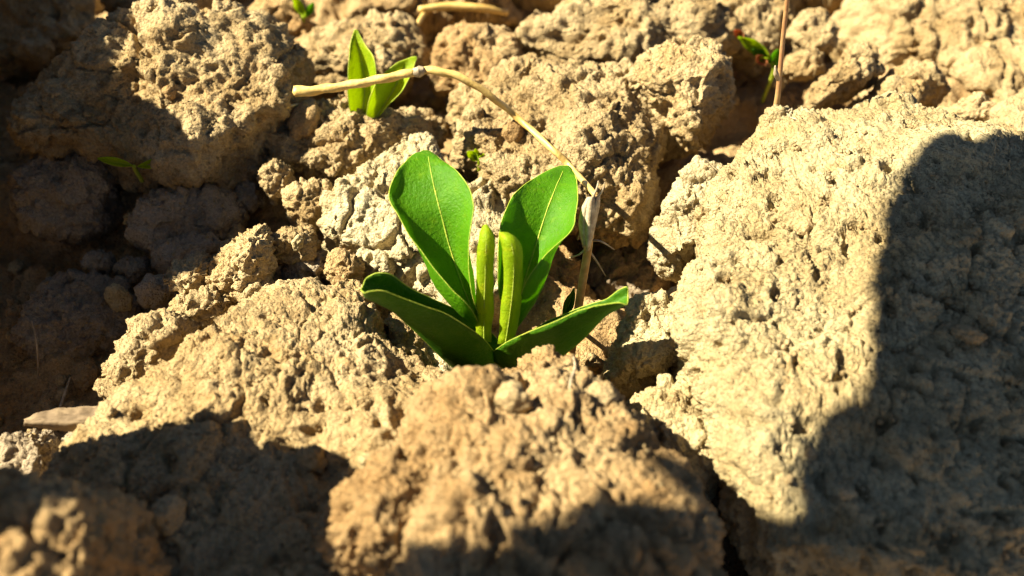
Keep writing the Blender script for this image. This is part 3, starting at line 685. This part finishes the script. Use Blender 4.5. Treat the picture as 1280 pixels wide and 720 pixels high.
sprig('blurred green sprout at the far edge beside the narrow clod', r7, [((382,22),(366,-4),6,r7[1]-.2,.1), ((382,22),(392,4),5,r7[1]-.2,.1)], [LEAF_Y, LEAF], [([r7+np.array([0, .1, -.5]), r7, at_y(382, 21, r7[1]-.2)], [.06, .06, .05])])

# ------------------------------------------------------------------ loose straw, roots, chip
add('straw_piece', tube_mesh('straw_piece', [surf(524, 12, .2), surf(560, 8, .35), surf(600, 10, .35), surf(634, 16, .15)], [.13, .16, .15, .12], STRAW, 8), label='thick piece of dry straw lying on a far clod', cat='straw')
add('straw_piece', tube_mesh('straw_piece', [surf(522, 30, .1), surf(530, 18, .25), surf(540, 8, .3)], [.09, .11, .1], STRAW, 8), label='short stub of straw leaning against the lying straw piece', cat='straw')
add('root_thread', tube_mesh('root_thread', [surf(356, 135, .1), surf(372, 131, .25), surf(388, 133, .25), surf(402, 138, .1)], [.03, .05, .05, .03], STRAW, 6), label='thin curved root thread below the end of the dry straw', cat='root')
add('root_thread', tube_mesh('root_thread', [surf(397, 142, .04), surf(406, 155, .05), surf(414, 166, .05), surf(424, 174, .03)], [.02, .025, .025, .015], ROOTM, 5), label='dark hair root lying across the knobbly ridge', cat='root')
add('root_thread', tube_mesh('root_thread', [surf(717, 446, .3), surf(719, 460, .3), surf(714, 474, .25), surf(712, 486, .15)], [.02, .035, .03, .02], PAPER, 5), label='pale root thread hanging beside the foot of the dry stalk', cat='root')
add('root_thread', tube_mesh('root_thread', [surf(137, 367, .15), surf(143, 371, .2), surf(150, 365, .25), surf(159, 363, .2)], [.03, .05, .05, .03], PAPER, 5), label='pale kinked root scrap in the dark hollow', cat='root')
add('root_thread', tube_mesh('root_thread', [surf(40, 400, .15), surf(46, 430, .3), surf(48, 470, .2)], [.02, .03, .02], ROOTM, 5), label='thin upright root hair in the dark hollow', cat='root')
add('root_thread', tube_mesh('root_thread', [surf(75, 510, .1), surf(82, 490, .3), surf(88, 472, .35)], [.04, .05, .03], PAPER, 5), label='short root stub behind the dry chip', cat='root')
for k, pts in enumerate([[(968,134),(978,137),(988,146)], [(984,140),(990,136),(986,148)], [(985,146),(992,148),(997,150)]]):
    add('root_thread', tube_mesh('root_thread', [surf(x, y, .12) for x, y in pts], [.015, .025, .012], PAPER, 5), label=('longest', 'forked', 'shortest')[k]+' frayed root wisp on the back rim of the huge crackled clod', cat='root', group='root wisps on the huge clod')
rows = []
for x, y0_, y1_ in [(30, 524, 530), (55, 516, 534), (90, 511, 538), (125, 511, 533), (150, 516, 524)]:
    zc = .55
    rows.append([at_z(x, y0_+(y1_-y0_)*t, zc+.25*(1-(2*t-1)**2)) for t in (0, .25, .5, .75, 1)])
CG = crom(crom(np.array(rows), 60).transpose(1, 0, 2), 31).transpose(1, 0, 2)
CG[..., 2] += (.10*fbm(CG.reshape(-1, 3)*np.array([.9, 5, 2]), 4, 3)+.07*fbm(CG.reshape(-1, 3)*np.array([3, 9, 3]), 9, 2)).reshape(CG.shape[:2])
add('dry_chip', strip_mesh('dry_chip', CG, CHIPM, .06), label='curled flat dry chip lying at the edge of the dark hollow', cat='chip')

# ------------------------------------------------------------------ crumbs
rng = np.random.default_rng(7)
def ico(sub):
    import bmesh
    bm = bmesh.new(); bmesh.ops.create_icosphere(bm, subdivisions=sub, radius=1)
    V = np.array([v.co[:] for v in bm.verts]); F = np.array([[v.index for v in f.verts] for f in bm.faces]); bm.free(); return V, F
IV, IF = ico(4)
protos = []
for k in range(8):
    V = IV*np.array([1, rng.uniform(.75, 1), rng.uniform(.6, .85)])
    f1, _, _ = worley(V*1.5+k*9.1, k); d = 1+.22*fbm(V*1.1+k*5.3, k, 3)+.35*(.5-f1)
    f1, _, _ = worley(V*3.6+k*4.1, k+3); d = d+.16*(.5-f1)+.05*fbm(V*5+k, k, 2)
    protos.append(mesh_np('soil_crumb', V*d[:, None], IF, [SOIL, SOIL_Y, SOIL_B, SOIL][k % 4]))
def drop(x, y):
    h = bvh.ray_cast(Vector((x, y, 14)), Vector((0, 0, -1)))
    return (np.array(h[0]), np.array(h[1])) if h[0] else (None, None)
count = 0
while count < 240:
    x, y = rng.uniform(-16, 19), rng.uniform(-8, 15)
    p, n = drop(x, y)
    if p is None or np.linalg.norm(p-base) < 1.2 and p[2] > -1: continue
    # crumbs gather in the gaps: keep where neighbours stand higher
    hs = [drop(x+a, y+b)[0] for a, b in ((.8, 0), (-.8, 0), (0, .8), (0, -.8))]
    low = np.mean([h[2]-p[2] for h in hs if h is not None])
    if low < .12 and rng.random() > .06: continue
    r = .16+.38*rng.random()**2.2
    if low < .12: r *= .6
    who = min(NEAR, key=lambda q: np.linalg.norm(q[0]-p))[1]
    o = add('soil_crumb', protos[count % 8], label=('tiny' if r < .2 else 'small' if r < .3 else 'fat')+' loose soil crumb beside '+who, cat='soil crumb', group='loose soil crumbs between the clods')
    o.location = (p+np.array([0, 0, r*.45]))*S; o.scale = (r*rng.uniform(.85, 1.15), r, r*rng.uniform(.8, 1.1)); o.rotation_euler = rng.uniform(0, 6.28, 3)
    count += 1
def grit():
    V0, F0 = ico(1); V, F, k = [], [], 0
    for i in range(26000):
        x, y = rng.uniform(-17, 20), rng.uniform(-9, 16); p, n = drop(x, y)
        if p is None: continue
        r = .02+.075*rng.random()**3
        v = V0*np.array([1, rng.uniform(.7, 1), rng.uniform(.6, .9)])*(1+.25*rng.standard_normal((len(V0), 1)).clip(-1, 1))*r
        a = rng.uniform(0, 6.28); c, s = math.cos(a), math.sin(a); v = v@np.array([[c, s, 0], [-s, c, 0], [0, 0, 1]])
        V.append(v+p+n*r*.6); F.append(F0+k); k += len(V0)
    add('soil_grit', mesh_np('soil_grit', np.vstack(V), np.vstack(F), SOIL), label='fine loose soil grit scattered over all the clods', cat='soil grit', kind='stuff')
grit()
